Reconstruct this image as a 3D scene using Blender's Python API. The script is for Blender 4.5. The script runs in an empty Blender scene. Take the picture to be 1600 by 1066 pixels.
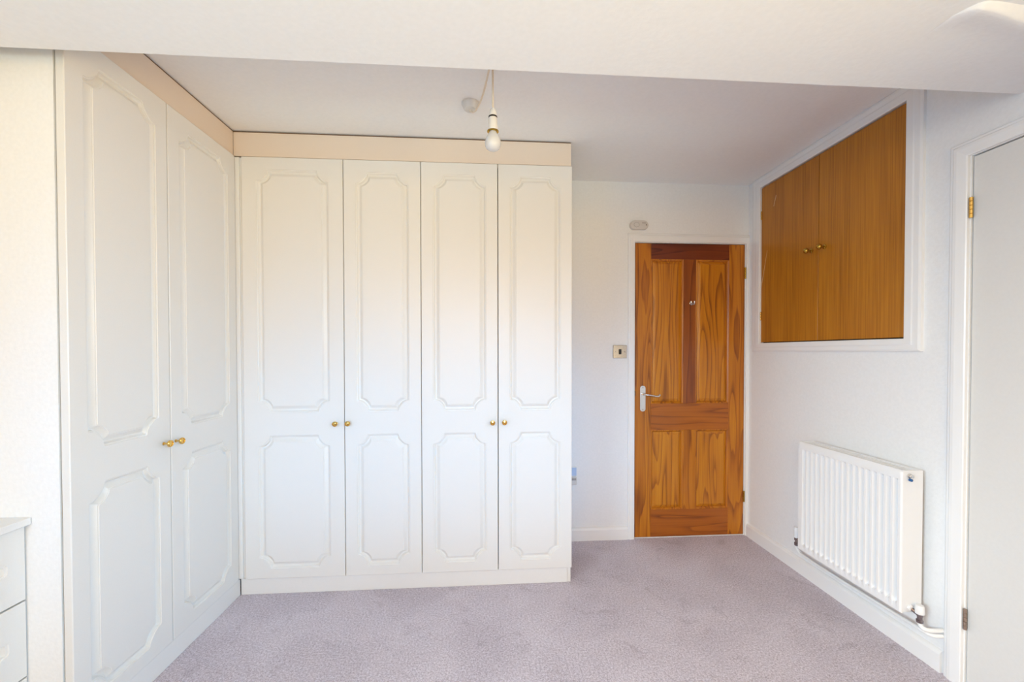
import bpy, bmesh, math, random
from mathutils import Vector, Matrix
random.seed(4)
S = bpy.context.scene
COL = S.collection
PI = math.pi

# ------------------------------------------------------------------ camera
F, YAW, PITCH, ROLL = 641.83, -0.06866, -0.014136, -0.000992
CX, CY, H = 804.62, 558.95, 1.2626
cy_, sy_, cp_, sp_ = math.cos(YAW), math.sin(YAW), math.cos(PITCH), math.sin(PITCH)
fwd = Vector((-sy_ * cp_, cy_ * cp_, sp_)); right = Vector((cy_, sy_, 0)); up = right.cross(fwd)
cr_, sr_ = math.cos(ROLL), math.sin(ROLL)
right, up = cr_ * right + sr_ * up, -sr_ * right + cr_ * up
cd = bpy.data.cameras.new('camera')
cam = bpy.data.objects.new('camera', cd); COL.objects.link(cam)
m = Matrix((right, up, -fwd)).transposed().to_4x4(); m.translation = (0, 0, H)
cam.matrix_world = m
cd.sensor_width = 36.0; cd.lens = F / 1600 * 36; cd.shift_x = (800 - CX) / 1600; cd.shift_y = (CY - 533) / 1600
cd.clip_start = 0.02
S.camera = cam

# ------------------------------------------------------------------ world, light, exposure
W = bpy.data.worlds.new('sky'); S.world = W; W.use_nodes = True
bg = W.node_tree.nodes['Background']; bg.inputs[0].default_value = (0.75, 0.87, 1.0, 1); bg.inputs[1].default_value = 0.05

def area(name, loc, aim, sx, sy, power, color, spread=180):
    l = bpy.data.lights.new(name, 'AREA'); l.shape = 'RECTANGLE'; l.size = sx; l.size_y = sy
    l.energy = power; l.color = color; l.spread = math.radians(spread)
    o = bpy.data.objects.new(name, l); COL.objects.link(o); o.location = loc
    o.rotation_euler = (Vector(aim)).to_track_quat('-Z', 'Y').to_euler()
    return o
# rear: window daylight, sky falling, ground rising; left, right: fill lamps added against contrast
# (position, direction, width, height, spread, watts of red, green, blue)
for n_, loc, aim, sx, sy, sp, rgb in (
        ('rear_warm', (-0.1, -1.62, 1.62), (0, 1, -0.40), 2.6, 1.2, 110, (28.5, 16.6, 3.4)),
        ('rear_ground', (-0.1, -1.62, 0.95), (0, 1, 0.50), 2.6, 0.5, 45, (5.4, 6.8, 6.4)),
        ('rear_sky', (-0.1, -1.62, 1.65), (0, 1, -0.20), 2.6, 1.1, 28, (0.3, 3.2, 6.9)),
        ('left_fill_up', (-2.04, -0.70, 1.05), (1, 0.62, 0.50), 1.2, 0.9, 100, (0.3, 3.5, 7.8)),
        ('left_fill_down', (-2.04, -0.70, 1.70), (1, 0.63, -0.40), 1.2, 1.1, 57, (15.2, 17.9, 19.8)),
        ('right_fill_up', (1.93, -0.70, 1.05), (-1, 0.62, 0.50), 1.2, 0.9, 100, (26.9, 19.4, 9.4)),
        ('right_fill_down', (1.93, -0.70, 1.70), (-1, 0.80, -0.40), 1.2, 1.1, 60, (2.5, 8.0, 13.5))):
    e_ = max(rgb)
    area(n_ + '_light', loc, aim, sx, sy, e_, tuple(c / e_ for c in rgb), sp)

S.view_settings.view_transform = 'Standard'; S.view_settings.look = 'None'
S.view_settings.gamma = 1.0; S.view_settings.use_curve_mapping = False
S.view_settings.exposure = 0.03
S.cycles.max_bounces = 12; S.cycles.diffuse_bounces = 8
S.cycles.caustics_reflective = False; S.cycles.caustics_refractive = False

# ------------------------------------------------------------------ dimensions (metres)
XR, YB, ZC = 1.7846, 2.6974, 2.394       # right wall, back wall, ceiling
XL, YF = -1.90, -1.45                    # left wall, rear (window) wall
YLOW, ZLOW = 1.2690, 2.1250              # far edge and height of the lowered ceiling
YW, XD = 2.1918, -1.2734                 # door planes of the back wardrobes and of the left wardrobe
YN = 1.3431                              # near end of the left wardrobe
ZT, ZB = 2.2580, 0.0888                  # wardrobe door top and bottom

# ------------------------------------------------------------------ materials
def new_mat(name):
    mt = bpy.data.materials.new(name); mt.use_nodes = True
    nt = mt.node_tree
    return mt, nt, nt.nodes['Principled BSDF']

def paint(name, col, rough=0.5, bump=0.0, scale=60.0, mottle=0.0, spec=0.5):
    mt, nt, b = new_mat(name)
    b.inputs['Base Color'].default_value = (*col, 1); b.inputs['Roughness'].default_value = rough
    b.inputs['Specular IOR Level'].default_value = spec
    if bump or mottle:
        tc = nt.nodes.new('ShaderNodeTexCoord')
        n = nt.nodes.new('ShaderNodeTexNoise'); n.inputs['Scale'].default_value = scale; n.inputs['Detail'].default_value = 4
        nt.links.new(tc.outputs['Object'], n.inputs['Vector'])
        if bump:
            bp = nt.nodes.new('ShaderNodeBump'); bp.inputs['Strength'].default_value = bump; bp.inputs['Distance'].default_value = 0.002
            nt.links.new(n.outputs['Fac'], bp.inputs['Height']); nt.links.new(bp.outputs['Normal'], b.inputs['Normal'])
        if mottle:
            r = nt.nodes.new('ShaderNodeMapRange'); r.inputs['From Min'].default_value = 0.3; r.inputs['From Max'].default_value = 0.7
            r.inputs['To Min'].default_value = 1 - mottle; r.inputs['To Max'].default_value = 1 + mottle
            nt.links.new(n.outputs['Fac'], r.inputs['Value'])
            v = nt.nodes.new('ShaderNodeVectorMath'); v.operation = 'SCALE'; v.inputs[0].default_value = col
            nt.links.new(r.outputs['Result'], v.inputs['Scale']); nt.links.new(v.outputs['Vector'], b.inputs['Base Color'])
    return mt

def metal(name, col, rough=0.25):
    mt, nt, b = new_mat(name)
    b.inputs['Base Color'].default_value = (*col, 1); b.inputs['Metallic'].default_value = 1; b.inputs['Roughness'].default_value = rough
    return mt

def wood(name, dark, mid, light, axis='z', stretch=9.0, rings=7.0, fine=0.35, rough=0.32, scratches=None, figure=0.9, blotch=0.55):
    """varnished timber: contour lines of a stretched noise make the cathedral figure, a finer one the pores"""
    mt, nt, b = new_mat(name)
    N, L = nt.nodes, nt.links
    tc = N.new('ShaderNodeTexCoord'); oi = N.new('ShaderNodeObjectInfo')
    off = N.new('ShaderNodeVectorMath'); off.operation = 'SCALE'; off.inputs[0].default_value = (13.1, 7.7, 9.3)
    L.new(oi.outputs['Random'], off.inputs['Scale'])
    def coords(a, along):
        mp = N.new('ShaderNodeMapping')
        sc = [a, a, a]; sc['xyz'.index(axis)] = along
        mp.inputs['Scale'].default_value = sc
        ad = N.new('ShaderNodeVectorMath'); L.new(tc.outputs['Object'], mp.inputs['Vector'])
        L.new(mp.outputs['Vector'], ad.inputs[0]); L.new(off.outputs['Vector'], ad.inputs[1])
        return ad.outputs['Vector']
    n1 = N.new('ShaderNodeTexNoise'); n1.inputs['Scale'].default_value = 1; n1.inputs['Detail'].default_value = 2.0
    n1.inputs['Roughness'].default_value = 0.35
    L.new(coords(stretch, stretch * 0.085), n1.inputs['Vector'])
    mu = N.new('ShaderNodeMath'); mu.operation = 'MULTIPLY'; mu.inputs[1].default_value = rings
    L.new(n1.outputs['Fac'], mu.inputs[0])
    si = N.new('ShaderNodeMath'); si.operation = 'FRACT'; L.new(mu.outputs[0], si.inputs[0])
    rg = N.new('ShaderNodeValToRGB'); ge = rg.color_ramp.elements      # growth ring: pale early wood, sharp dark late wood
    ge[0].position = 0.0; ge[0].color = (0.62, 0.62, 0.62, 1); ge[1].position = 1.0; ge[1].color = (0.60, 0.60, 0.60, 1)
    for ps, vv in ((0.55, 0.56), (0.82, 0.36), (0.93, 0.28)):
        q_ = ge.new(ps); q_.color = (vv, vv, vv, 1)
    L.new(si.outputs[0], rg.inputs['Fac'])
    n2 = N.new('ShaderNodeTexNoise'); n2.inputs['Scale'].default_value = 1; n2.inputs['Detail'].default_value = 3
    L.new(coords(190, 3.0), n2.inputs['Vector'])
    n3 = N.new('ShaderNodeTexNoise'); n3.inputs['Scale'].default_value = 1; n3.inputs['Detail'].default_value = 3
    L.new(coords(14, 1.6), n3.inputs['Vector'])
    a1 = N.new('ShaderNodeMath'); a1.operation = 'MULTIPLY_ADD'; a1.inputs[1].default_value = figure; a1.inputs[2].default_value = 0.5 * (1 - figure)
    L.new(rg.outputs['Color'], a1.inputs[0])
    def plus(prev, src, k):
        s = N.new('ShaderNodeMath'); s.operation = 'SUBTRACT'; L.new(src, s.inputs[0]); s.inputs[1].default_value = 0.5
        q = N.new('ShaderNodeMath'); q.operation = 'MULTIPLY_ADD'; L.new(s.outputs[0], q.inputs[0]); q.inputs[1].default_value = k
        L.new(prev, q.inputs[2]); return q.outputs[0]
    v = plus(a1.outputs[0], n2.outputs['Fac'], fine)
    v = plus(v, n3.outputs['Fac'], blotch)
    cr = N.new('ShaderNodeValToRGB'); e = cr.color_ramp.elements
    e[0].position = 0.18; e[0].color = (*dark, 1); e[1].position = 0.85; e[1].color = (*light, 1)
    k = e.new(0.5); k.color = (*mid, 1)
    L.new(v, cr.inputs['Fac'])
    out = cr.outputs['Color']
    if scratches:
        sx = N.new('ShaderNodeSeparateXYZ'); L.new(tc.outputs['Object'], sx.inputs[0])
        for (ya, za, yb, zb, wd) in scratches:       # bare-wood scratch from (ya,za) to (yb,zb)
            ln = N.new('ShaderNodeMapRange'); ln.clamp = False
            ln.inputs['From Min'].default_value = za; ln.inputs['From Max'].default_value = zb
            ln.inputs['To Min'].default_value = ya; ln.inputs['To Max'].default_value = yb
            L.new(sx.outputs['Z'], ln.inputs['Value'])
            df = N.new('ShaderNodeMath'); df.operation = 'COMPARE'; df.inputs[2].default_value = wd
            L.new(sx.outputs['Y'], df.inputs[0]); L.new(ln.outputs['Result'], df.inputs[1])
            zc = N.new('ShaderNodeMath'); zc.operation = 'COMPARE'; zc.inputs[1].default_value = (za + zb) / 2; zc.inputs[2].default_value = abs(zb - za) / 2
            L.new(sx.outputs['Z'], zc.inputs[0])
            an = N.new('ShaderNodeMath'); an.operation = 'MULTIPLY'; L.new(df.outputs[0], an.inputs[0]); L.new(zc.outputs[0], an.inputs[1])
            hf = N.new('ShaderNodeMath'); hf.operation = 'MULTIPLY'; hf.inputs[1].default_value = 0.6; L.new(an.outputs[0], hf.inputs[0])
            mx = N.new('ShaderNodeMix'); mx.data_type = 'RGBA'
            L.new(hf.outputs[0], mx.inputs['Factor']); L.new(out, mx.inputs['A']); mx.inputs['B'].default_value = (0.75, 0.55, 0.30, 1)
            out = mx.outputs['Result']
    L.new(out, b.inputs['Base Color'])
    b.inputs['Roughness'].default_value = rough
    bp = N.new('ShaderNodeBump'); bp.inputs['Strength'].default_value = 0.12; bp.inputs['Distance'].default_value = 0.001
    L.new(n2.outputs['Fac'], bp.inputs['Height']); L.new(bp.outputs['Normal'], b.inputs['Normal'])
    return mt

def carpet_mat():
    mt, nt, b = new_mat('carpet')
    N, L = nt.nodes, nt.links
    tc = N.new('ShaderNodeTexCoord')
    def noise(sc, det, dist=0.0):
        n = N.new('ShaderNodeTexNoise'); n.inputs['Scale'].default_value = sc; n.inputs['Detail'].default_value = det
        n.inputs['Distortion'].default_value = dist
        L.new(tc.outputs['Object'], n.inputs['Vector']); return n.outputs['Fac']
    f1, f2, f3, f4 = noise(300, 3), noise(120, 3), noise(3.2, 5, 0.8), noise(6.5, 3, 1.5)
    mx = N.new('ShaderNodeMix'); mx.data_type = 'FLOAT'; mx.inputs['Factor'].default_value = 0.42; L.new(f1, mx.inputs['A']); L.new(f2, mx.inputs['B'])
    mx2 = N.new('ShaderNodeMix'); mx2.data_type = 'FLOAT'; mx2.inputs['Factor'].default_value = 0.13; L.new(mx.outputs['Result'], mx2.inputs['A']); L.new(f3, mx2.inputs['B'])
    cr = N.new('ShaderNodeValToRGB'); e = cr.color_ramp.elements
    e[0].position = 0.36; e[0].color = (0.300, 0.268, 0.318, 1); e[1].position = 0.64; e[1].color = (0.83, 0.80, 0.88, 1)
    k = e.new(0.5); k.color = (0.565, 0.520, 0.600, 1)
    sm = N.new('ShaderNodeMapRange'); sm.inputs['From Min'].default_value = 0.60; sm.inputs['From Max'].default_value = 0.74
    sm.inputs['To Min'].default_value = 0.0; sm.inputs['To Max'].default_value = 0.055; L.new(f4, sm.inputs['Value'])   # brushed pile marks
    sb = N.new('ShaderNodeMath'); sb.operation = 'SUBTRACT'; L.new(mx2.outputs['Result'], sb.inputs[0]); L.new(sm.outputs['Result'], sb.inputs[1])
    L.new(sb.outputs[0], cr.inputs['Fac']); L.new(cr.outputs['Color'], b.inputs['Base Color'])
    b.inputs['Roughness'].default_value = 0.95; b.inputs['Specular IOR Level'].default_value = 0.1
    b.inputs['Sheen Weight'].default_value = 0.15
    bp = N.new('ShaderNodeBump'); bp.inputs['Strength'].default_value = 0.9; bp.inputs['Distance'].default_value = 0.006
    L.new(mx.outputs['Result'], bp.inputs['Height']); L.new(bp.outputs['Normal'], b.inputs['Normal'])
    return mt

M = dict(
    wall=paint('wall_emulsion', (0.805, 0.82, 0.828), 0.75, 0.25, 90, 0.02, 0.25),
    ceiling=paint('ceiling_emulsion', (0.83, 0.835, 0.845), 0.85, 0.3, 70, 0.015, 0.2),
    gloss=paint('white_gloss_paint', (0.815, 0.825, 0.83), 0.3),
    vinyl=paint('ivory_vinyl_door', (0.74, 0.735, 0.715), 0.36, 0.10, 260, 0.012),
    vinyl_flat=paint('ivory_board', (0.755, 0.755, 0.745), 0.45, 0.08, 200, 0.01),
    cream=paint('cream_board', (0.75, 0.645, 0.55), 0.45, 0.08, 200, 0.01),  # one even cream for the fascia boards
    raw=paint('raw_chipboard_edge', (0.16, 0.075, 0.03), 0.9, 0.4, 300, 0.3),
    slab=paint('stone_grey_paint', (0.70, 0.695, 0.675), 0.4, 0.10, 120, 0.012),
    rad=paint('radiator_enamel', (0.805, 0.815, 0.825), 0.3),
    plastic=paint('white_plastic', (0.78, 0.765, 0.74), 0.35),
    rose=paint('aged_white_plastic', (0.66, 0.645, 0.63), 0.4),
    detector=paint('grey_white_plastic', (0.62, 0.60, 0.585), 0.45),
    groove=paint('grey_groove', (0.34, 0.32, 0.31), 0.6),
    cord=paint('ivory_flex', (0.72, 0.62, 0.50), 0.5),
    bulb=paint('opal_glass', (0.66, 0.67, 0.69), 0.10),
    black=paint('black_plastic', (0.01, 0.01, 0.01), 0.35),
    dark=paint('gap_shade', (0.02, 0.015, 0.012), 0.9),
    blue=paint('blue_plastic', (0.01, 0.10, 0.30), 0.4),
    film=paint('pale_blue_film', (0.45, 0.58, 0.80), 0.3),
    carpet=carpet_mat(),
    brass=metal('polished_brass', (0.80, 0.52, 0.16), 0.16),
    oldbrass=metal('aged_brass', (0.50, 0.32, 0.06), 0.25),
    chrome=metal('satin_chrome', (0.70, 0.71, 0.73), 0.22),
    steel=metal('brushed_steel', (0.44, 0.425, 0.42), 0.2),
    dull=metal('tarnished_fitting', (0.30, 0.26, 0.27), 0.35),
    bronze=metal('painted_over_hinge', (0.42, 0.33, 0.27), 0.45),
)
PD, PM, PL = (0.16, 0.036, 0.004), (0.43, 0.135, 0.007), (0.60, 0.235, 0.010)
M['pine_v'] = wood('varnished_pine_upright', PD, PM, PL, 'z', 10, 9, 0.45)
M['pine_panel'] = wood('varnished_pine_panel', (0.20, 0.052, 0.005), (0.48, 0.165, 0.008), (0.63, 0.265, 0.012), 'z', 8, 12, 0.45)
M['pine_h'] = wood('varnished_pine_rail', (0.14, 0.034, 0.005), (0.34, 0.092, 0.008), (0.46, 0.14, 0.010), 'x', 12, 7, 0.4)
M['pine_red'] = wood('darker_red_pine_rail', (0.055, 0.010, 0.006), (0.155, 0.030, 0.010), (0.23, 0.050, 0.011), 'x', 12, 7, 0.4)  # top rail: pine in a darker, redder tone
M['pine_mid'] = wood('darker_red_pine_muntin', (0.10, 0.020, 0.006), (0.25, 0.060, 0.008), (0.37, 0.105, 0.010), 'z', 10, 5, 0.4)  # upper muntin: pine a little darker and redder
OD, OM, OL = (0.25, 0.080, 0.005), (0.41, 0.152, 0.009), (0.54, 0.225, 0.016)
M['oak'] = wood('oak_veneer', OD, OM, OL, 'z', 5, 4, 0.8, 0.38, None, 0.30, 0.45)
M['oak_worn'] = wood('scratched_oak_veneer', OD, OM, OL, 'z', 5, 4, 0.8, 0.38,
                     [(2.5495, 1.705, 2.502, 1.905, 0.0022), (2.553, 1.69, 2.514, 1.85, 0.0016), (2.446, 2.165, 2.425, 2.225, 0.0030)], 0.30, 0.45)

def glass_mat():
    mt = bpy.data.materials.new('window_glass'); mt.use_nodes = True
    nt = mt.node_tree; nt.nodes.clear()
    o = nt.nodes.new('ShaderNodeOutputMaterial'); t = nt.nodes.new('ShaderNodeBsdfTransparent'); g = nt.nodes.new('ShaderNodeBsdfGlossy')
    g.inputs['Roughness'].default_value = 0.02
    x = nt.nodes.new('ShaderNodeMixShader'); x.inputs[0].default_value = 0.05
    nt.links.new(t.outputs[0], x.inputs[1]); nt.links.new(g.outputs[0], x.inputs[2]); nt.links.new(x.outputs[0], o.inputs[0])
    return mt
M['glass'] = glass_mat()

# ------------------------------------------------------------------ helpers
def obj(name, bm, mat, parent=None, loc=(0, 0, 0), rz=0.0, smooth=None):
    me = bpy.data.meshes.new(name)
    bmesh.ops.recalc_face_normals(bm, faces=bm.faces[:])
    bm.to_mesh(me); bm.free()
    mats = mat if isinstance(mat, (list, tuple)) else [mat]
    for x in mats: me.materials.append(x)
    if smooth is not None:
        me.shade_smooth(); me.set_sharp_from_angle(angle=math.radians(smooth))
    o = bpy.data.objects.new(name, me); COL.objects.link(o)
    o.location = loc; o.rotation_euler = (0, 0, rz)
    if parent: o.parent = parent
    return o

def thing(name, label, cat, loc=(0, 0, 0), rz=0.0, group=None, kind=None):
    o = bpy.data.objects.new(name, None); COL.objects.link(o); o.empty_display_size = 0.05
    o.location = loc; o.rotation_euler = (0, 0, rz)
    return tag(o, label, cat, group, kind)

def tag(o, label=None, cat=None, group=None, kind=None):
    if label: o['label'] = label
    if cat: o['category'] = cat
    if group: o['group'] = group
    if kind: o['kind'] = kind
    return o

def struct(name, bm, mat, label=None, smooth=None):
    return tag(obj(name, bm, mat, smooth=smooth), label, None, None, 'structure')

def box(x0, x1, y0, y1, z0, z1, bevel=0.0, seg=1, bm=None):
    bm = bm or bmesh.new()
    r = bmesh.ops.create_cube(bm, size=1.0)
    for v in r['verts']:
        v.co = Vector(((x0 + x1) / 2 + v.co.x * (x1 - x0), (y0 + y1) / 2 + v.co.y * (y1 - y0), (z0 + z1) / 2 + v.co.z * (z1 - z0)))
    if bevel:
        es = {e for v in r['verts'] for e in v.link_edges}
        bmesh.ops.bevel(bm, geom=list(es), offset=bevel, segments=seg, affect='EDGES', profile=0.5)
    return bm

def lathe(prof, axis='z', seg=24, bm=None, at=(0, 0, 0)):
    """prof: (radius, height) pairs revolved about AXIS ('-y' points towards the camera)"""
    bm = bm or bmesh.new(); rings = []
    at = Vector(at)
    def P(r, h, a):
        c, s = r * math.cos(a), r * math.sin(a)
        return at + {'z': Vector((c, s, h)), '-y': Vector((c, -h, s)), 'x': Vector((h, c, s)), '-x': Vector((-h, c, s)), 'y': Vector((c, h, s))}[axis]
    for r, h in prof:
        if r < 1e-6: rings.append([bm.verts.new(P(0, h, 0))])
        else: rings.append([bm.verts.new(P(r, h, 2 * PI * k / seg)) for k in range(seg)])
    for a, b_ in zip(rings, rings[1:]):
        for k in range(seg):
            k2 = (k + 1) % seg
            if len(a) == 1 and len(b_) == 1: continue
            if len(a) == 1: bm.faces.new((a[0], b_[k], b_[k2]))
            elif len(b_) == 1: bm.faces.new((a[k], b_[0], a[k2]))
            else: bm.faces.new((a[k], a[k2], b_[k2], b_[k]))
    for rg in (rings[0], rings[-1]):
        if len(rg) > 1: bm.faces.new(rg)
    return bm

def tube(pts, r, seg=10, bm=None):
    """round bar along a polyline; r may be a list"""
    bm = bm or bmesh.new(); pts = [Vector(p) for p in pts]; rings = []
    rr = r if isinstance(r, (list, tuple)) else [r] * len(pts)
    nrm = None
    for i, p in enumerate(pts):
        t = (pts[min(i + 1, len(pts) - 1)] - pts[max(i - 1, 0)]).normalized()
        if nrm is None: nrm = t.orthogonal().normalized()
        nrm = (nrm - t * nrm.dot(t)).normalized(); bn = t.cross(nrm)
        rings.append([bm.verts.new(p + rr[i] * (math.cos(2 * PI * k / seg) * nrm + math.sin(2 * PI * k / seg) * bn)) for k in range(seg)])
    for a, b_ in zip(rings, rings[1:]):
        for k in range(seg):
            bm.faces.new((a[k], a[(k + 1) % seg], b_[(k + 1) % seg], b_[k]))
    bm.faces.new(rings[0]); bm.faces.new(rings[-1])
    return bm

def smooth_path(pts, n=6):
    pts = [Vector(p) for p in pts]; out = []
    for i in range(len(pts) - 1):
        p0, p1, p2, p3 = pts[max(i - 1, 0)], pts[i], pts[i + 1], pts[min(i + 2, len(pts) - 1)]
        for k in range(n):
            t = k / n
            out.append(0.5 * (2 * p1 + (p2 - p0) * t + (2 * p0 - 5 * p1 + 4 * p2 - p3) * t * t + (3 * p1 - p0 - 3 * p2 + p3) * t ** 3))
    return out + [pts[-1]]

def prism(poly, y0, y1, bm=None, plane='xz'):
    """closed outline extruded; plane 'xz' extrudes along y, 'yz' along x, 'xy' along z"""
    bm = bm or bmesh.new()
    f = {'xz': lambda a, b_, c: (a, c, b_), 'yz': lambda a, b_, c: (c, a, b_), 'xy': lambda a, b_, c: (a, b_, c)}[plane]
    A = [bm.verts.new(f(a, b_, y0)) for a, b_ in poly]; B = [bm.verts.new(f(a, b_, y1)) for a, b_ in poly]
    bm.faces.new(A); bm.faces.new(B)
    for i in range(len(poly)):
        j = (i + 1) % len(poly); bm.faces.new((A[i], A[j], B[j], B[i]))
    return bm

def pane_wall(axis, a0, a1, z0, z1, t0, t1, holes):
    """wall of boxes around rectangular holes (a0,a1,z0,z1)"""
    bm = bmesh.new()
    As = sorted({a0, a1, *[h[0] for h in holes], *[h[1] for h in holes]})
    for i in range(len(As) - 1):
        p, q = As[i], As[i + 1]
        zs = sorted([(h[2], h[3]) for h in holes if h[0] <= p + 1e-6 and h[1] >= q - 1e-6])
        cur = z0
        for hz0, hz1 in zs + [(z1, z1)]:
            if hz0 - cur > 1e-5:
                if axis == 'x': box(p, q, t0, t1, cur, hz0, bm=bm)
                else: box(t0, t1, p, q, cur, hz0, bm=bm)
            cur = hz1
    return bm

# ------------------------------------------------------------------ the room
WX0, WX1, WZ0, WZ1 = -1.45, 1.30, 0.80, 2.02               # rear window
SW0, SW1 = -1.32, -0.08                                      # added side openings for the fill lamps, same height
struct('floor', box(XL, XR + 0.12, YF, YB + 0.12, -0.08, 0.0), M['carpet'], 'mauve grey short pile carpet over the whole floor')
struct('ceiling', box(XL, XR, YLOW + 0.02, YB, ZC, ZC + 0.1), M['ceiling'], 'higher white ceiling above the wardrobes, with the pendant')
HY0, HY1, HZ0, HZ1 = 1.6300, 2.5590, 1.3170, 2.3228          # wall cupboard opening
DY0, DY1, DZ1 = 0.640, 1.4040, 1.9830                        # flush door on the right
struct('wall_right', pane_wall('y', YF, YB, 0, ZC + 0.1, XR, XR + 0.12, [(HY0, HY1, HZ0, HZ1), (DY0, DY1, 0, DZ1), (SW0, SW1, WZ0, WZ1)]), M['wall'],
       'white painted right wall with radiator and wall cupboard')
BX0, BX1, BZ1 = 0.9925, 1.7610, 1.9935                       # pine door opening
struct('wall_back', pane_wall('x', XL, XR + 0.12, 0, ZC + 0.1, YB, YB + 0.12, [(BX0, BX1, 0, BZ1)]), M['wall'],
       'white painted end wall holding the pine door')
struct('wall_left', pane_wall('y', YF, YB + 0.12, 0, ZC + 0.1, XL - 0.12, XL, [(SW0, SW1, WZ0, WZ1)]), M['wall'], 'white painted wall behind the left wardrobe')
struct('wall_rear', pane_wall('x', XL, XR + 0.12, 0, ZC + 0.1, YF - 0.12, YF, [(WX0, WX1, WZ0, WZ1)]), M['wall'],
       'white painted window wall behind the viewer')

# lowered ceiling nearer the window; at its right end a rounded lip hangs slightly lower
bm = box(XL, XR, YF, YLOW, ZLOW, ZC + 0.1)
low = struct('ceiling', bm, M['ceiling'], 'lowered white ceiling across the near half of the room')
lip = [(1.195, 0.970), (1.203, 0.953), (1.2116, 0.9400), (1.221, 0.9335), (1.2317, 0.9315), (1.248, 0.9318), (1.28, 0.9350), (1.3329, 0.9435), (1.42, 0.958), (1.55, 0.985), (XR, 1.03)]
bm = bmesh.new(); rows = []
fine = smooth_path([(x, y + 0.020, 0) for x, y in lip], 4)
def lip_drop(x, v):            # depth of the lip: fades to the left and towards the far edge
    t = min(1.0, max(0.0, (x - 1.195) / 0.25))
    return 0.020 * t ** 1.3 * (0.5 + 0.5 * math.cos(PI * v)) + 0.013 * min(1.0, t * 7) ** 0.8 * math.exp(-(v / 0.16) ** 2)
for p in fine:
    x, y = p.x, p.y; d = lip_drop(x, 0)
    row = [(x, y - d * 0.8 - 0.0006, ZLOW + 0.002)]
    for q in (0.0, 0.25, 0.5, 0.75, 1.0):
        row.append((x, y - d * 0.8 * (1 - q), ZLOW - d * math.sin(q * PI / 2) - 0.0002))
    for q in (0.03, 0.06, 0.1, 0.15, 0.2, 0.25, 0.3, 0.4, 0.5, 0.6, 0.7, 0.8, 0.9, 1.0):
        row.append((x, y + q * (YLOW - 0.002 - y), ZLOW - lip_drop(x, q) - 0.0003))
    rows.append([bm.verts.new(c) for c in row])
for a, b_ in zip(rows, rows[1:]):
    for k in range(len(a) - 1): bm.faces.new((a[k], a[k + 1], b_[k + 1], b_[k]))
o = obj('ceiling_lip', bm, M['ceiling'], low, smooth=45)

# rear window, and two side windows added to admit the fill light
def window(name, label, c, width, rz):
    win = thing(name, label, None, c, rz, kind='structure')
    hw = width / 2; wh = WZ1 - WZ0
    for (a, b_, c, d) in ((-hw, hw, 0, 0.05), (-hw, hw, wh - 0.05, wh), (-hw, -hw + 0.05, 0.05, wh - 0.05), (hw - 0.05, hw, 0.05, wh - 0.05), (-0.03, 0.03, 0.05, wh - 0.05)):
        obj('frame_bar', box(a, b_, -0.09, -0.03, c, d, 0.004), M['gloss'], win)
    for (a, b_) in ((-hw + 0.05, -0.03), (0.03, hw - 0.05)):
        obj('pane', box(a, b_, -0.063, -0.057, 0.05, wh - 0.05), M['glass'], win)
    obj('sill', box(-hw, hw, -0.03, 0.10, -0.03, -0.0005, 0.004), M['gloss'], win)
window('window_1', 'wide white framed window behind the viewer', ((WX0 + WX1) / 2, YF, WZ0), WX1 - WX0, 0)
window('added_window_2', 'added white framed window in the left wall, for fill light', (XL, (SW0 + SW1) / 2, WZ0), SW1 - SW0, -PI / 2)
window('added_window_3', 'added white framed window in the right wall, for fill light', (XR, (SW0 + SW1) / 2, WZ0), SW1 - SW0, PI / 2)

# skirting boards: small rounded top
def skirting(name, axis, a0, a1, wall, sgn, label):
    prof = [(0, 0), (0.015, 0), (0.015, 0.070), (0.011, 0.080), (0.006, 0.085), (0, 0.0875)]
    poly = [(wall + sgn * d, z) for d, z in prof]
    bm = bmesh.new()
    f = (lambda a, d, z: (a, d, z)) if axis == 'x' else (lambda a, d, z: (d, a, z))
    A = [bm.verts.new(f(a0, d, z)) for d, z in poly]; B = [bm.verts.new(f(a1, d, z)) for d, z in poly]
    bm.faces.new(A); bm.faces.new(B)
    for i in range(len(poly)):
        j = (i + 1) % len(poly); bm.faces.new((A[i], A[j], B[j], B[i]))
    return struct(name, bm, M['gloss'], label)
skirting('baseboard_back', 'x', 0.4600, 0.9430, YB, -1, 'white skirting board between wardrobe and pine door')
skirting('baseboard_right', 'y', 1.4760, 2.6970, XR, -1, 'white skirting board under the radiator')
skirting('baseboard_rear', 'x', XL, XR, YF, 1, 'white skirting board under the rear window')

# ------------------------------------------------------------------ moulded wardrobe doors
PROFILE = [(0.000, 0.0), (0.0015, 0.0026), (0.0060, 0.0036), (0.0085, 0.0095), (0.0120, 0.0134), (0.0170, 0.0140), (0.0200, 0.0128), (0.0315, 0.0026), (0.0350, 0.0022), (0.0362, 0.0002), (0.0440, 0.0)]

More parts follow.
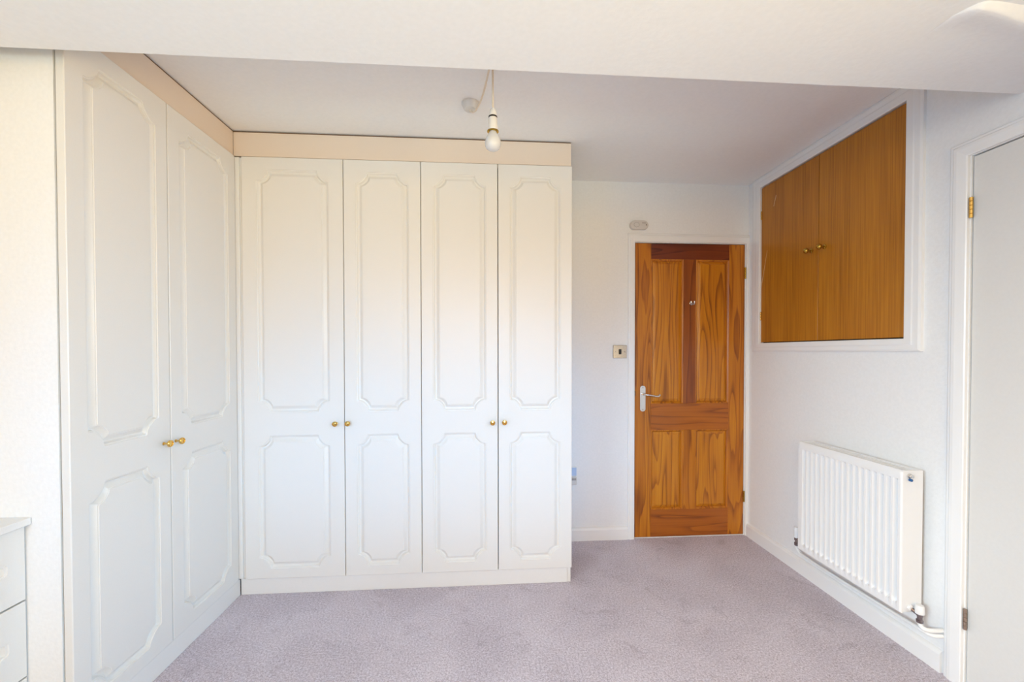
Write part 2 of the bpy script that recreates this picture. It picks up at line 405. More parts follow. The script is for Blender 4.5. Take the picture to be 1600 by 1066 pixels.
def outline(x0, x1, z0, z1, d, c=0.062):
    """panel outline shrunk by d; every corner is cut by a shallow hollow curve between two small cusps"""
    x0 += d; x1 -= d; z0 += d; z1 -= d
    c = max(0.012, c - 0.55 * d)
    c = min(c, (x1 - x0) * 0.42)
    pts = []
    def corner(px, pz, ax, az, bx, bz):
        A = Vector((px + ax * c, pz + az * c)); B = Vector((px + bx * c, pz + bz * c)); K = Vector((px, pz))
        mid = (A + B) / 2; inn = (mid - K).normalized() * c * 0.16
        for t in (0.0, 0.07, 0.2, 0.35, 0.5, 0.65, 0.8, 0.93, 1.0):
            s = max(0.0, math.sin(PI * t)) ** 0.8
            pts.append(A.lerp(B, t) + inn * s * (1 if 0.1 < t < 0.9 else -0.55))
    corner(x0, z0, 0, 1, 1, 0); corner(x1, z0, -1, 0, 0, 1); corner(x1, z1, 0, -1, -1, 0); corner(x0, z1, 1, 0, 0, -1)
    return pts

def moulded_door(name, w, h, panels, parent, loc, t=0.020, part_names=('upper_panel', 'lower_panel')):
    """door leaf with its front at y=0 facing -y; leaf = frame round the panel openings, panels = sub-parts"""
    bm = bmesh.new(); bv = 0.0022
    F0 = [bm.verts.new((x, 0, z)) for x, z in ((bv, bv), (w - bv, bv), (w - bv, h - bv), (bv, h - bv))]
    F1 = [bm.verts.new((x, bv, z)) for x, z in ((0, 0), (w, 0), (w, h), (0, h))]
    F2 = [bm.verts.new((x, t, z)) for x, z in ((0, 0), (w, 0), (w, h), (0, h))]
    edges = [bm.edges.new((F0[i], F0[(i + 1) % 4])) for i in range(4)]
    rims = []
    for (x0, x1, z0, z1) in panels:
        vs = [bm.verts.new((p.x, 0, p.y)) for p in outline(x0, x1, z0, z1, 0)]
        edges += [bm.edges.new((vs[i], vs[(i + 1) % len(vs)])) for i in range(len(vs))]; rims.append(vs)
    bmesh.ops.triangle_fill(bm, use_beauty=True, use_dissolve=False, edges=edges)
    for i in range(4):
        j = (i + 1) % 4
        bm.faces.new((F0[i], F0[j], F1[j], F1[i])); bm.faces.new((F1[i], F1[j], F2[j], F2[i]))
    bm.faces.new(F2)
    leaf = obj(name, bm, M['vinyl'], parent, loc)
    for pn, (x0, x1, z0, z1) in zip(part_names, panels):
        bm = bmesh.new(); loops = []
        for d, y in PROFILE:
            loops.append([bm.verts.new((p.x, y, p.y)) for p in outline(x0, x1, z0, z1, d)])
        for a, b_ in zip(loops, loops[1:]):
            n = len(a)
            for i in range(n): bm.faces.new((a[i], a[(i + 1) % n], b_[(i + 1) % n], b_[i]))
        bm.faces.new(loops[-1])
        obj(pn, bm, M['vinyl'], leaf, smooth=24)
    return leaf

def knob(parent, x, z, y=0.0):
    prof = [(0.0065, 0.0), (0.0065, 0.002), (0.0036, 0.004), (0.0036, 0.017), (0.0060, 0.020), (0.0125, 0.021), (0.0138, 0.0235),
            (0.0138, 0.027), (0.0118, 0.030), (0.0100, 0.0302), (0.0085, 0.0275), (0.0040, 0.0280), (0.0, 0.0292)]
    return obj('knob', lathe(prof, '-y', 24, at=(x, y, z)), M['brass'], parent, smooth=35)

DH = ZT - ZB
def panel_pair(w, mx=0.062):
    zu0, zu1 = 0.9490 - ZB, 2.1960 - ZB
    zl0, zl1 = 0.1400 - ZB, 0.8340 - ZB
    return [(mx, w - mx, zu0, zu1), (mx, w - mx, zl0, zl1)]

# back wardrobes: two double units side by side
CARC = YB - YW - 0.002
def carcass(parent, w, depth, top, y0=0.0225, left_skin=False):
    obj('side_panel', box(0, 0.018, y0, depth, 0.0, top), M['vinyl_flat'], parent)
    obj('side_panel', box(w - 0.018, w, y0, depth, 0.0, top), M['vinyl_flat'], parent)
    obj('back_panel', box(0.018, w - 0.018, depth - 0.006, depth, 0.09, top), M['vinyl_flat'], parent)
    obj('top_panel', box(0.018, w - 0.018, y0, depth - 0.006, top - 0.018, top), M['vinyl_flat'], parent)
    obj('bottom_panel', box(0.018, w - 0.018, y0, depth - 0.006, 0.092, 0.110), M['vinyl_flat'], parent)

XA, XB_, XC, XE, XF = -1.2465, -0.7400, -0.3440, 0.0600, 0.4585
G = 0.0016
wa = thing('wardrobe', 'ivory double wardrobe in the corner, one wide and one narrow arched panel door', 'wardrobe', (XA, YW, 0), 0, 'ivory fitted wardrobes')
carcass(wa, XC - XA, CARC, 2.262)
w1 = XB_ - XA - 2 * G - 0.001; w2 = XC - XB_ - 2 * G
d = moulded_door('door', w1, DH, panel_pair(w1, 0.071), wa, (G + 0.001, 0, ZB)); knob(d, -0.7819 - XA - G, 0.8911 - ZB)
d = moulded_door('door', w2, DH, panel_pair(w2, 0.060), wa, (XB_ - XA + G, 0, ZB)); knob(d, -0.7173 - XB_ - G, 0.8922 - ZB)
obj('filler_strip', box(-0.0405, 0.0015, 0.0090, 0.0200, ZB + 0.004, ZT - 0.004, bm=box(-0.0405, -0.0085, 0.0005, 0.0088, ZB + 0.004, ZT - 0.004, 0.0012)), M['vinyl_flat'], wa)

wb = thing('wardrobe', 'ivory double wardrobe with open right side, nearest the pine door', 'wardrobe', (XC, YW, 0), 0, 'ivory fitted wardrobes')
carcass(wb, XF - XC - 0.0015, CARC, 2.262)
w3 = XE - XC - 2 * G; w4 = XF - XE - G
d = moulded_door('door', w3, DH, panel_pair(w3, 0.060), wb, (G, 0, ZB)); knob(d, 0.0307 - XC - G, 0.8868 - ZB)
d = moulded_door('door', w4, DH, panel_pair(w4, 0.060), wb, (XE - XC + G + 0.0006, 0, ZB)); knob(d, 0.0933 - XE - G, 0.8875 - ZB)

# left wardrobe, doors facing right (local x runs away from the viewer)
wl = thing('wardrobe', 'ivory double wardrobe along the left side with doors seen edge-on', 'wardrobe', (XD, YN, 0), PI / 2, 'ivory fitted wardrobes')
YS, YE = 1.7470, 2.1905
LW = YE - YN
depthL = XD - XL - 0.002
obj('end_panel', box(0.0, 0.018, 0.0300, depthL, 0.0, ZC - 0.004), M['wall'], wl)
obj('side_panel', box(LW - 0.018, LW, 0.026, depthL, 0.0, 2.262), M['vinyl_flat'], wl)
obj('back_panel', box(0.018, LW - 0.018, depthL - 0.006, depthL, 0.09, 2.262), M['vinyl_flat'], wl)
obj('top_panel', box(0.018, LW - 0.018, 0.026, depthL - 0.006, 2.244, 2.262), M['vinyl_flat'], wl)
obj('bottom_panel', box(0.018, LW - 0.018, 0.026, depthL - 0.006, 0.092, 0.110), M['vinyl_flat'], wl)
w5 = YS - YN - 2 * G; w6 = YE - YS - 2 * G
d = moulded_door('door', w5, DH, panel_pair(w5, 0.056), wl, (0.0005, 0, ZB), 0.0235); knob(d, 1.7079 - YN, 0.9010 - ZB)
d = moulded_door('door', w6, DH, panel_pair(w6, 0.058), wl, (YS - YN + G, 0, ZB), 0.0235); knob(d, 1.7700 - YS, 0.8985 - ZB)

# fascia boards with raw edge, closing the slit below the ceiling
def fascia(name, label, L, loc, rz, z1=2.3865):
    t = thing(name, label, 'fascia board', loc, rz)
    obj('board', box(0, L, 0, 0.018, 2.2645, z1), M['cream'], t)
    obj('raw_edge', box(0, L, 0.0004, 0.018, z1, z1 + 0.0042), M['raw'], t)
    return t
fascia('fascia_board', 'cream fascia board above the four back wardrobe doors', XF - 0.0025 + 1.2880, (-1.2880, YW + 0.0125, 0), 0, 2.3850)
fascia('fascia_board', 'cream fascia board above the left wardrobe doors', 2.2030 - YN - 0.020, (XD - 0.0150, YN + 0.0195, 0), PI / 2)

# plinths
t = tag(obj('plinth', box(-1.2740, 0.4375, YW + 0.0160, YW + 0.0222, 0.001, 0.0868, 0.0008), M['vinyl_flat']), 'white plinth under the four back wardrobe doors', 'plinth')
t = tag(obj('plinth', box(XD - 0.0180, XD - 0.0035, YN + 0.002, 2.2060, 0.001, 0.0868, 0.0008), M['vinyl_flat']), 'white plinth under the left wardrobe doors', 'plinth')

# ------------------------------------------------------------------ drawer unit, at the far left
dc = thing('drawer_unit', 'low white drawer unit with overhanging top against the left wardrobe end', 'drawers', (-1.400, 0.50, 0), PI / 2)
DL = 0.8415
obj('carcass', box(0, DL - 0.003, 0.022, 0.492, 0.0, 0.739), M['vinyl_flat'], dc)
obj('worktop', box(-0.02, DL - 0.0005, -0.0165, 0.494, 0.7395, 0.7610, 0.0015), M['vinyl_flat'], dc)
for (z0, z1) in ((0.5112, 0.7355), (0.2755, 0.5058), (0.060, 0.2702)):
    hd = z1 - z0
    dr = moulded_door('drawer', DL - 0.002, hd, [(0.047, DL - 0.049, 0.040, hd - 0.040)], dc, (0.0, 0, z0), 0.020, ('drawer_panel',))
    knob(dr, DL / 2, hd / 2)

# ------------------------------------------------------------------ pine door (door_1), its lining and architrave
d1 = thing('door_1', 'varnished golden pine four panel door in the end wall', None, (BX0, YB, 0), kind='structure')
DW, DHH, DZ0 = BX1 - BX0 - 0.006, 1.9900, 0.0065
ox = 0.003
def dpart(name, x0, x1, z0, z1, mat, bv=0.0012, y0=0.001, y1=0.036):
    return obj(name, box(ox + x0, ox + x1, y0, y1, z0, z1, bv), M[mat], d1)
ST, MU0, MU1 = 0.1085, 0.3345, 0.4205
dpart('stile', 0, ST, DZ0, DHH, 'pine_v'); dpart('stile', DW - ST, DW, DZ0, DHH, 'pine_v')
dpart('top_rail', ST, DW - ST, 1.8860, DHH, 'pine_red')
dpart('lock_rail', ST, DW - ST, 0.7310, 0.9110, 'pine_h')
dpart('bottom_rail', ST, DW - ST, DZ0, 0.1890, 'pine_h')
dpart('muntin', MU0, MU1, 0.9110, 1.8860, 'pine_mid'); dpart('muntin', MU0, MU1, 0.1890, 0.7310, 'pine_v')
def raised_panel(x0, x1, z0, z1):
    bm = bmesh.new(); L_ = []
    for dd, y in ((0.0, 0.012), (0.008, 0.0145), (0.012, 0.0145), (0.030, 0.008), (0.0315, 0.0065), (0.034, 0.0062)):
        L_.append([bm.verts.new((ox + x, y, z)) for x, z in ((x0 + dd, z0 + dd), (x1 - dd, z0 + dd), (x1 - dd, z1 - dd), (x0 + dd, z1 - dd))])
    back = [bm.verts.new((ox + x, 0.030, z)) for x, z in ((x0, z0), (x1, z0), (x1, z1), (x0, z1))]
    L_.insert(0, back)
    for a, b_ in zip(L_, L_[1:]):
        for i in range(4): bm.faces.new((a[i], a[(i + 1) % 4], b_[(i + 1) % 4], b_[i]))
    bm.faces.new(back); bm.faces.new(L_[-1])
    obj('panel', bm, M['pine_panel'], d1)
    bm = bmesh.new(); L_ = []           # planted bead round the panel
    for dd, y in ((0.0, 0.014), (0.0, 0.0025), (0.004, 0.0008), (0.008, 0.004), (0.013, 0.010), (0.0135, 0.014)):
        L_.append([bm.verts.new((ox + x, y, z)) for x, z in ((x0 + dd, z0 + dd), (x1 - dd, z0 + dd), (x1 - dd, z1 - dd), (x0 + dd, z1 - dd))])
    for a, b_ in zip(L_, L_[1:] + L_[:1]):
        for i in range(4): bm.faces.new((a[i], a[(i + 1) % 4], b_[(i + 1) % 4], b_[i]))
    obj('bead', bm, M['pine_v'], d1)
for (x0, x1) in ((ST, MU0), (MU1, DW - ST)):
    raised_panel(x0, x1, 0.9110, 1.8860); raised_panel(x0, x1, 0.1890, 0.7310)

def round_plate(cx, cz, w, h, r, y0, y1, n=6):
    pts = []
    for (sx, sz, a0) in ((1, 1, 0), (-1, 1, PI / 2), (-1, -1, PI), (1, -1, 3 * PI / 2)):
        for k in range(n + 1):
            a = a0 + k * PI / 2 / n
            pts.append((cx + sx * (w / 2 - r) + r * math.cos(a), cz + sz * (h / 2 - r) + r * math.sin(a)))
    return prism(pts, y0, y1)
hx = 1.0467 - BX0
hp = obj('handle_plate', round_plate(hx, 0.9465, 0.037, 0.173, 0.017, -0.0045, 0.001), M['chrome'], d1)
lev = tube(smooth_path([(hx, -0.004, 0.976), (hx, -0.030, 0.976), (hx + 0.012, -0.042, 0.9755), (hx + 0.045, -0.046, 0.972), (hx + 0.078, -0.047, 0.966), (hx + 0.094, -0.047, 0.968), (hx + 0.101, -0.045, 0.977)], 5),
           0.0062, 12)
obj('lever', lev, M['chrome'], hp, smooth=50)
obj('screw', lathe([(0.004, 0.0), (0.004, 0.001), (0.002, 0.0018), (0, 0.0018)], '-y', 10, at=(hx, -0.0045, 1.020)), M['steel'], hp)
obj('screw', lathe([(0.004, 0.0), (0.004, 0.001), (0.002, 0.0018), (0, 0.0018)], '-y', 10, at=(hx, -0.0045, 0.873)), M['steel'], hp)
ck = obj('coat_hook', lathe([(0.0135, 0.0), (0.0135, 0.002), (0.009, 0.004), (0, 0.004)], '-y', 16, at=(1.3819 - BX0, 0.001, 1.590)), M['steel'], d1, smooth=40)
for s in (-1, 1):
    obj('prong', tube(smooth_path([(1.3819 - BX0 + s * 0.006, -0.002, 1.587), (1.3819 - BX0 + s * 0.009, -0.014, 1.579), (1.3819 - BX0 + s * 0.011, -0.022, 1.588), (1.3819 - BX0 + s * 0.011, -0.023, 1.602)], 4), 0.0034, 8), M['chrome'], ck, smooth=50)
def knuckles(parent, x, y, z0, z1, r, mat, n=5, name='hinge'):
    bm = bmesh.new(); hgt = (z1 - z0) / n
    for k in range(n):
        lathe([(r * 0.8, z0 + k * hgt), (r, z0 + k * hgt + 0.001), (r, z0 + (k + 1) * hgt - 0.0015), (r * 0.8, z0 + (k + 1) * hgt - 0.0005)], 'z', 10, bm, (x, y, 0))
    return obj(name, bm, mat, parent, smooth=40)
hg = DW + ox - 0.001
knuckles(d1, hg + 0.003, -0.0045, 1.759, 1.837, 0.0052, M['oldbrass']); knuckles(d1, hg + 0.003, -0.0045, 0.230, 0.306, 0.0052, M['oldbrass'])
obj('latch_plate', box(-0.008, 0.0045, -0.0030, 0.004, 0.966, 1.000, 0.0015), M['black'], d1)

def mitred(name, mat, parent, pts_in, pts_out, wall, axis, sgn, prof):
    """architrave leg between two mitres: quad pts (in a, in b, out b, out a) swept with a raised profile across its width"""
    bm = bmesh.new(); rows = []
    for q, hgt in prof:
        r = []
        for k in (0, 1):
            a = Vector(pts_in[k]).lerp(Vector(pts_out[k]), q)
            r.append(bm.verts.new((a.x, wall + sgn * hgt, a.y) if axis == 'y' else (wall + sgn * hgt, a.x, a.y)))
        rows.append(r)
    for a, b_ in zip(rows, rows[1:]): bm.faces.new((a[0], a[1], b_[1], b_[0]))
    for k in (0, 1): bm.faces.new([r[k] for r in rows])
    bm.faces.new((rows[0][0], rows[0][1], rows[-1][1], rows[-1][0]))
    return obj(name, bm, mat, parent)
ARC = [(0.0, 0.0), (0.0, 0.011), (0.06, 0.0135), (0.20, 0.0145), (0.55, 0.0165), (0.72, 0.0160), (0.80, 0.0120), (0.92, 0.0115), (1.0, 0.0085), (1.0, 0.0)]
tr = thing('trim_1', 'white architrave around the pine door', None, (0, 0, 0), kind='structure')
AI, AO, TI, TO = BX0 - 0.004, 0.9440, BZ1 + 0.004, 2.0530
mitred('architrave_leg', M['gloss'], tr, ((AI, 0.0), (AI, TI)), ((AO, 0.0), (AO, TO)), YB, 'y', -1, ARC)
mitred('architrave_head', M['gloss'], tr, ((AI, TI), (BX1 + 0.004, TI)), ((AO, TO), (XR - 0.0005, TO)), YB, 'y', -1, ARC)
mitred('architrave_leg', M['gloss'], tr, ((BX1 + 0.004, 0.0), (BX1 + 0.004, TI)), ((XR - 0.0005, 0.0), (XR - 0.0005, TO)), YB, 'y', -1, [(0, 0), (0, 0.011), (0.15, 0.0135), (1.0, 0.0145), (1.0, 0)])
obj('door_lining', box(BX0 - 0.0005, BX1 + 0.0005, YB + 0.038, YB + 0.119, 0.0, BZ1), M['gloss'], tr)
obj('threshold', box(BX0, BX1, YB + 0.002, YB + 0.037, 0.0, 0.004), M['gloss'], tr)

# ------------------------------------------------------------------ flush door on the right wall (door_2)
d2 = thing('door_2', 'plain stone grey flush door in the right wall', None, (XR, DY1, 0), kind='structure')
obj('slab', box(0.004, 0.044, DY0 - DY1 + 0.003, -0.0035, 0.006, DZ1 - 0.0045, 0.0012), M['slab'], d2)
knuckles(d2, -0.0035, -0.0020, 1.755, 1.831, 0.0062, M['brass'], 5); knuckles(d2, -0.0035, -0.0020, 0.222, 0.301, 0.0058, M['bronze'], 5)
obj('hinge_leaf', box(-0.0005, 0.0006, 0.001, 0.006, 1.755, 1.831), M['oldbrass'], d2); obj('hinge_leaf', box(-0.0005, 0.0006, 0.001, 0.006, 0.222, 0.301), M['bronze'], d2)
obj('lever', tube(smooth_path([(0.004, DY0 - DY1 + 0.06, 0.98), (-0.03, DY0 - DY1 + 0.06, 0.98), (-0.042, DY0 - DY1 + 0.075, 0.98), (-0.045, DY0 - DY1 + 0.15, 0.975)], 5), 0.007, 10), M['chrome'], d2, smooth=50)
tr2 = thing('trim_2', 'white architrave around the grey flush door', None, (0, 0, 0), kind='structure')
YI, YO, ZI, ZO = DY1 + 0.004, 1.4680, DZ1 + 0.002, 2.0420
mitred('architrave_leg', M['gloss'], tr2, ((YI, 0.0), (YI, ZI)), ((YO, 0.0), (YO, ZO)), XR, 'x', -1, ARC)
mitred('architrave_head', M['gloss'], tr2, ((YI, ZI), (DY0 - 0.004, ZI)), ((YO, ZO), (DY0 - 0.064, ZO)), XR, 'x', -1, ARC)
mitred('architrave_leg', M['gloss'], tr2, ((DY0 - 0.004, 0.0), (DY0 - 0.004, ZI)), ((DY0 - 0.064, 0.0), (DY0 - 0.064, ZO)), XR, 'x', -1, ARC)
obj('door_lining', box(XR + 0.046, XR + 0.119, DY0, DY1, 0.0, DZ1), M['gloss'], tr2)

# ------------------------------------------------------------------ oak wall cupboard
cb = thing('wall_cupboard', 'high wall cupboard with two oak veneer doors in a white frame', 'cupboard', (XR, 0, 0))
FR = [(0.0, 0.0), (0.0, 0.016), (0.05, 0.0185), (0.45, 0.0185), (0.55, 0.0165), (0.85, 0.0160), (1.0, 0.0125), (1.0, 0.0)]
iy0, iy1, iz0, iz1 = HY0 + 0.0005, HY1 - 0.0005, HZ0 + 0.0005, HZ1 - 0.0005
oy0, oy1, oz0, oz1 = 1.5640, 2.6370, 1.2625, ZC - 0.001
Q = dict(bl=((iy0, iz0), (oy0, oz0)), br=((iy1, iz0), (oy1, oz0)), tl=((iy0, iz1), (oy0, oz1)), tr=((iy1, iz1), (oy1, oz1)))
for nm, a, b_ in (('frame_bottom', 'bl', 'br'), ('frame_top', 'tl', 'tr'), ('frame_side', 'bl', 'tl'), ('frame_side', 'br', 'tr')):
    mitred(nm, M['gloss'], cb, (Q[a][0], Q[b_][0]), (Q[a][1], Q[b_][1]), 0.0, 'x', -1, FR)
SY = 2.0965
for (y0, y1, mt, ky, hy, hs) in ((HY0 + 0.003, SY - 0.0016, 'oak', 2.0560, HY0 + 0.003, -1), (SY + 0.0016, HY1 - 0.003, 'oak_worn', 2.1450, HY1 - 0.003, 1)):
    dr = obj('door', box(-0.006, 0.012, y0, y1, HZ0 + 0.006, HZ1 - 0.006, 0.0006), M[mt], cb)
    prof = [(0.012, 0.0), (0.012, 0.003), (0.0055, 0.006), (0.005, 0.016), (0.0085, 0.021), (0.0135, 0.026), (0.0150, 0.032), (0.0135, 0.038), (0.008, 0.0425), (0.0, 0.044)]
    obj('knob', lathe(prof, '-x', 20, at=(-0.006, ky, 1.815)), M['oldbrass'], dr, smooth=40)
    for (z0, z1) in ((1.465, 1.520), (2.115, 2.170)):
        knuckles(dr, -0.0085, hy + hs * 0.0005, z0, z1, 0.0032, M['brass'], 3)
obj('gap_shade_backing', box(0.013, 0.03, HY0, HY1, HZ0, HZ1), M['dark'], cb)  # near-black sheet close behind the doors, painted shade for the gaps
shift = Vector((0, SY, HZ0)); cb.location += shift
for ch in cb.children: ch.location -= shift

# ------------------------------------------------------------------ radiator
RX, RB, RY0, RY1, RZ0, RZ1 = 1.6620, 1.7550, 1.5330, 2.0830, 0.2055, 0.7835
rad = thing('radiator', 'white double panel radiator with vertical flutes under the oak cupboard', 'radiator', (RX, RY0, 0))
NR = 17; RL = RY1 - RY0
pitch = (RL - 0.034) / NR
cols = [(0.0, 0.0, 0.004), (0.004, 0.0, 0.0), (0.014, 0.0, 0.0)]      # (along, groove depth, rounding)
GD = 0.0190
for k in range(NR):
    y = 0.014 + k * pitch
    for q, hh in ((0.00, 0.0), (0.09, 0.30), (0.20, 1.0), (0.48, 1.0), (0.59, 0.30), (0.68, 0.0)): cols.append((y + q * pitch, hh * GD, 0.0))
cols += [(RL - 0.014, 0.0, 0.0), (RL - 0.004, 0.0, 0.0), (RL, 0.0, 0.004)]
rws = [(RZ0, 0, 0.005), (RZ0 + 0.004, 0, 0), (RZ0 + 0.034, 0, 0), (RZ0 + 0.042, 0.6, 0), (RZ0 + 0.054, 1, 0), (RZ1 - 0.054, 1, 0), (RZ1 - 0.044, 0.7, 0), (RZ1 - 0.037, 0, 0), (RZ1 - 0.010, 0, 0), (RZ1, 0, 0.007)]
def flute_sheet(flip, x0):
    bm = bmesh.new(); g = []
    for z, k, add in rws:
        g.append([bm.verts.new((x0 + flip * (hh * k + max(add, ed)), y, z)) for y, hh, ed in cols])
    for a, b_ in zip(g, g[1:]):
        for i in range(len(a) - 1): bm.faces.new((a[i], a[i + 1], b_[i + 1], b_[i]))
    r = bmesh.ops.extrude_face_region(bm, geom=bm.faces[:])
    for v in r['geom']:
        if isinstance(v, bmesh.types.BMVert): v.co.x += flip * 0.006
    return bm
obj('front_sheet', flute_sheet(1, 0.0), M['rad'], rad, smooth=35)
obj('back_sheet', flute_sheet(-1, RB - RX), M['rad'], rad, smooth=35)
dpt = RB - RX
obj('end_panel', box(0.0045, dpt - 0.0005, -0.0012, 0.012, RZ0 + 0.004, RZ1 - 0.001, 0.001), M['rad'], rad)
obj('end_panel', box(0.0045, dpt - 0.0005, RL - 0.012, RL + 0.0012, RZ0 + 0.004, RZ1 - 0.001, 0.001), M['rad'], rad)
gr = obj('top_grille', box(0.010, 0.022, 0.012, RL - 0.012, RZ1 - 0.008, RZ1 - 0.002, bm=box(dpt - 0.022, dpt - 0.010, 0.012, RL - 0.012, RZ1 - 0.008, RZ1 - 0.002)), M['rad'], rad)
for k in range(26):
    y = 0.02 + k * (RL - 0.04) / 25
    obj('grille_bar', box(0.022, dpt - 0.022, y - 0.0035, y + 0.0035, RZ1 - 0.007, RZ1 - 0.003), M['rad'], gr)
# air vent plug with blue seal on the near end
vx = 1.6945 - RX
av = obj('air_vent', lathe([(0.0095, 0.0), (0.0095, 0.004), (0.0075, 0.005), (0.0075, 0.012), (0.0060, 0.013), (0.0, 0.013)], '-y', 16, at=(vx, -0.0012, 0.7620)), M['chrome'], rad, smooth=40)
obj('blue_key', lathe([(0.0045, 0.0), (0.0055, 0.002), (0.0055, 0.010), (0.003, 0.012), (0.0, 0.012)], '-y', 12, at=(vx - 0.0025, -0.0035, 0.7470)), M['blue'], av, smooth=40)
# near valve
vl = obj('valve_tail', tube([(1.6990 - RX, -0.001, 0.2290), (1.7080 - RX, -0.013, 0.2220), (1.7170 - RX, -0.025, 0.2130)], [0.0085, 0.0075, 0.008], 12), M['dull'], rad, smooth=50)
obj('valve_nut', lathe([(0.010, 0.0), (0.012, 0.002), (0.012, 0.008), (0.010, 0.010)], '-y', 6, at=(1.6990 - RX, -0.0012, 0.2300)), M['rad'], vl)
obj('valve_body', lathe([(0.0105, 0.183), (0.0115, 0.186), (0.0115, 0.193), (0.0085, 0.195), (0.0085, 0.207), (0.0110, 0.209), (0.0110, 0.222)], 'z', 12, at=(1.7180 - RX, -0.0265, 0)), M['dull'], vl, smooth=40)
obj('valve_cap', lathe([(0.0150, 0.219), (0.0158, 0.224), (0.0145, 0.246), (0.0125, 0.252), (0.0, 0.2535)], 'z', 18, at=(1.7180 - RX, -0.0265, 0)), M['rad'], vl, smooth=50)
# far valve
vy = 2.1720 - RY0; vx2 = 1.7300 - RX
vf = obj('valve_tail', tube([(1.722 - RX, RL + 0.001, 0.222), (vx2, vy, 0.218)], 0.008, 12), M['dull'], rad, smooth=50)
obj('valve_body', lathe([(0.0105, 0.176), (0.0125, 0.179), (0.0125, 0.192), (0.0085, 0.194), (0.0085, 0.204), (0.012, 0.206), (0.012, 0.222)], 'z', 12, at=(vx2, vy, 0)), M['dull'], vf, smooth=40)
obj('valve_cap', lathe([(0.0135, 0.221), (0.0155, 0.225), (0.0155, 0.268), (0.0125, 0.280), (0.0, 0.283)], 'z', 18, at=(vx2, vy, 0)), M['rad'], vf, smooth=50)
# wall brackets carry it
for y in (0.11, RL - 0.11):
    obj('bracket', box(dpt - 0.002, XR - RX, y - 0.015, y + 0.015, 0.26, 0.72), M['rad'], rad)

# feed pipes along the skirting
pp = smooth_path([(1.730, 2.172, 0.182), (1.731, 2.170, 0.160), (1.733, 2.158, 0.146), (1.735, 2.130, 0.1395), (1.735, 1.95, 0.1385), (1.735, 1.75, 0.142), (1.735, 1.545, 0.1465), (1.736, 1.510, 0.1460), (1.745, 1.484, 0.146), (1.768, 1.474, 0.148), (XR + 0.004, 1.472, 0.150)], 6)
obj('feed_pipe', tube([Vector(p) - Vector((RX, RY0, 0)) for p in pp], 0.0075, 12), M['gloss'], rad, smooth=50)
pp = smooth_path([(1.718, 1.5065, 0.186), (1.719, 1.504, 0.174), (1.722, 1.494, 0.166), (1.735, 1.484, 0.1655), (1.760, 1.477, 0.1675), (XR + 0.004, 1.4745, 0.170)], 6)
obj('feed_pipe', tube([Vector(p) - Vector((RX, RY0, 0)) for p in pp], 0.0085, 12), M['gloss'], rad, smooth=50)

# ------------------------------------------------------------------ pendant lamp
pl = thing('pendant_lamp', 'bare opal bulb hanging on a white flex from a ceiling rose', 'lamp', (0.0247, 1.55, ZC))
rx, ry = -0.0960, 0.345
rose = obj('ceiling_rose', lathe([(0.0405, 0.0), (0.0405, -0.006), (0.0385, -0.009), (0.0300, -0.027), (0.0270, -0.0295), (0.0, -0.030)], 'z', 32, at=(rx, ry, 0)), M['rose'], pl, smooth=35)
obj('rose_nib', lathe([(0.0055, -0.029), (0.0055, -0.036), (0.004, -0.038), (0.0, -0.038)], 'z', 12, at=(rx, ry, 0)), M['cord'], rose, smooth=40)
obj('flex', tube(smooth_path([(rx + 0.001, ry, -0.034), (rx + 0.012, ry - 0.012, -0.047), (rx + 0.032, ry - 0.055, -0.051), (rx + 0.058, ry - 0.150, -0.050), (-0.012, 0.06, -0.032), (-0.002, 0.012, -0.018), (0.0, 0.0, -0.020), (0.0, 0.0, -0.06), (0.0, 0.0, -0.2300)], 6), 0.0038, 10), M['cord'], pl, smooth=60)
obj('cord_hook', tube(smooth_path([(0.004, 0.006, 0.0), (0.004, 0.004, -0.012), (0.002, -0.004, -0.022), (-0.004, -0.004, -0.024), (-0.006, 0.002, -0.016)], 5), 0.0016, 8), M['brass'], pl, smooth=60)
z0 = 2.0830 - ZC
lh = obj('lampholder', lathe([(0.0040, 0.0900), (0.0090, 0.0860), (0.0130, 0.0770), (0.0152, 0.0650), (0.0158, 0.0590)], 'z', 28, at=(0, 0, z0)), M['plastic'], pl, smooth=45)
obj('black_band', lathe([(0.0158, 0.0590), (0.0166, 0.0585), (0.0166, 0.0535), (0.0158, 0.0530)], 'z', 28, at=(0, 0, z0)), M['black'], lh, smooth=45)
obj('skirt', lathe([(0.0158, 0.0530), (0.0165, 0.0520), (0.0168, 0.0300), (0.0185, 0.0270), (0.0200, 0.0080), (0.0205, 0.0050), (0.0170, 0.0045)], 'z', 28, at=(0, 0, z0)), M['plastic'], lh, smooth=45)
obj('brass_collar', lathe([(0.0170, 0.0060), (0.0215, 0.0050), (0.0215, 0.0025), (0.0150, 0.0015)], 'z', 28, at=(0, 0, z0)), M['oldbrass'], lh, smooth=45)
bl = [(0.0125, 0.006), (0.0140, 0.000), (0.0185, -0.010), (0.0240, -0.021), (0.0283, -0.033), (0.0300, -0.045), (0.0288, -0.056), (0.0245, -0.066), (0.0165, -0.073), (0.0080, -0.0760), (0.0, -0.0767)]
obj('bulb', lathe([(r, h * 0.885) for r, h in bl], 'z', 32, at=(0, 0, z0)), M['bulb'], pl, smooth=80)

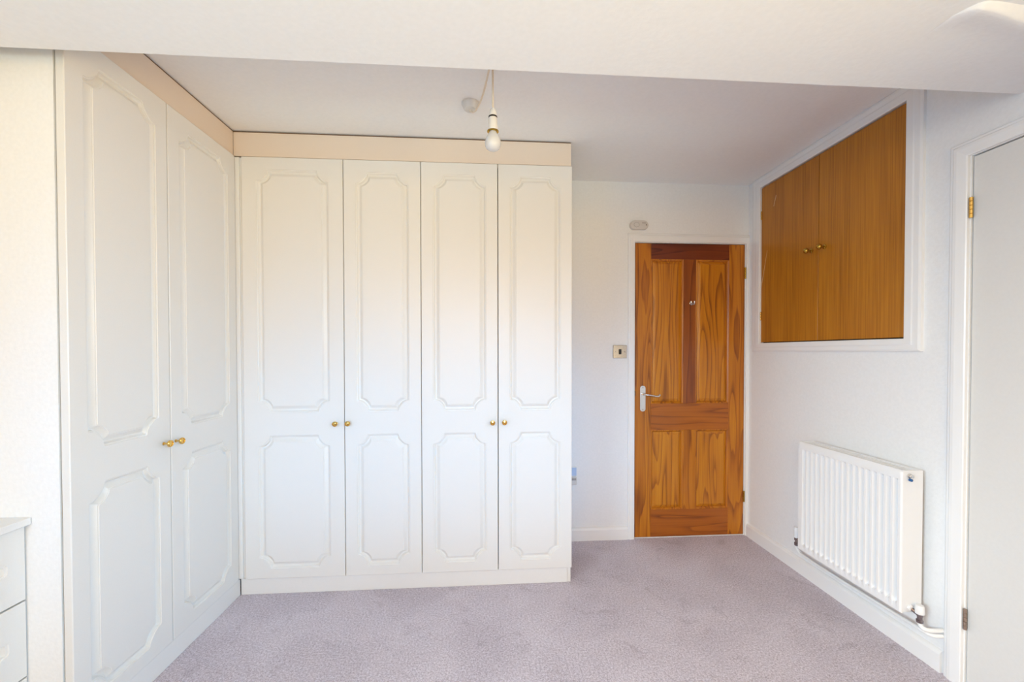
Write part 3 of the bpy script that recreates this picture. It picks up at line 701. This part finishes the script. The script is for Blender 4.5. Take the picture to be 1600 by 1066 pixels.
# ------------------------------------------------------------------ small fittings on the end wall
al = thing('alarm', 'rounded grey white alarm unit on the wall above the pine door', 'alarm', (1.0134, YB, 2.1047))
bm = round_plate(0, 0, 0.123, 0.060, 0.0285, -0.024, -0.0005, 8)
bmesh.ops.bevel(bm, geom=[e for e in bm.edges if all(abs(v.co.y + 0.024) < 1e-6 for v in e.verts)], offset=0.007, segments=3, affect='EDGES', profile=0.5)
obj('casing', bm, M['detector'], al, smooth=40)
bm = bmesh.new(); rg = []
for r, y in ((0.0185, -0.0238), (0.0185, -0.0247), (0.0165, -0.0247), (0.0165, -0.0238)):
    rg.append([bm.verts.new((-0.020 + r * math.cos(2 * PI * k / 28), y, r * 0.9 * math.sin(2 * PI * k / 28))) for k in range(28)])
for a, b_ in zip(rg, rg[1:] + rg[:1]):
    for k in range(28): bm.faces.new((a[k], a[(k + 1) % 28], b_[(k + 1) % 28], b_[k]))
obj('button_ring', bm, M['groove'], al)
obj('button', lathe([(0.0150, 0.0238), (0.0148, 0.0246), (0.0, 0.0250)], '-y', 24, at=(-0.020, 0, 0)), M['detector'], al, smooth=40)
obj('print_mark', box(0.0165, 0.0425, -0.0244, -0.0238, 0.0095, 0.0145), M['groove'], al)
obj('indicator', box(0.0445, 0.0485, -0.0246, -0.0238, -0.0045, 0.0055), M['black'], al)

sw = thing('light_switch', 'brushed steel light switch with black rocker beside the pine door', 'switch', (0.8889, YB, 1.2624))
obj('plate', box(-0.0468, 0.0468, -0.0065, -0.0005, -0.0440, 0.0440, 0.0022), M['steel'], sw)
obj('rocker', prism([(-0.0005, -0.017), (-0.0075, -0.017), (-0.0115, 0.0), (-0.0085, 0.017), (-0.0005, 0.017)], -0.0085, 0.0085, plane='yz'), M['black'], sw)
for s in (-1, 1):
    obj('screw', lathe([(0.0036, 0.0), (0.0036, 0.0008), (0.0, 0.0011)], '-y', 12, at=(s * 0.0300, -0.0065, 0)), M['dull'], sw, smooth=40)

so = thing('wall_socket', 'white wall socket with a plug, half hidden behind the wardrobe edge', 'socket', (0.5270, YB, 0.4360))
obj('plate', box(-0.073, 0.0690, -0.009, -0.0005, -0.0580, 0.0620, 0.003), M['plastic'], so)
obj('blue_film', box(0.020, 0.0670, -0.0105, -0.0092, 0.0020, 0.0560), M['film'], so)
pg = obj('plug', box(0.018, 0.0660, -0.034, -0.0092, -0.0540, -0.0040, 0.004), M['rose'], so)
obj('plug_grip', box(0.024, 0.060, -0.038, -0.034, -0.022, -0.008, 0.002), M['groove'], pg)
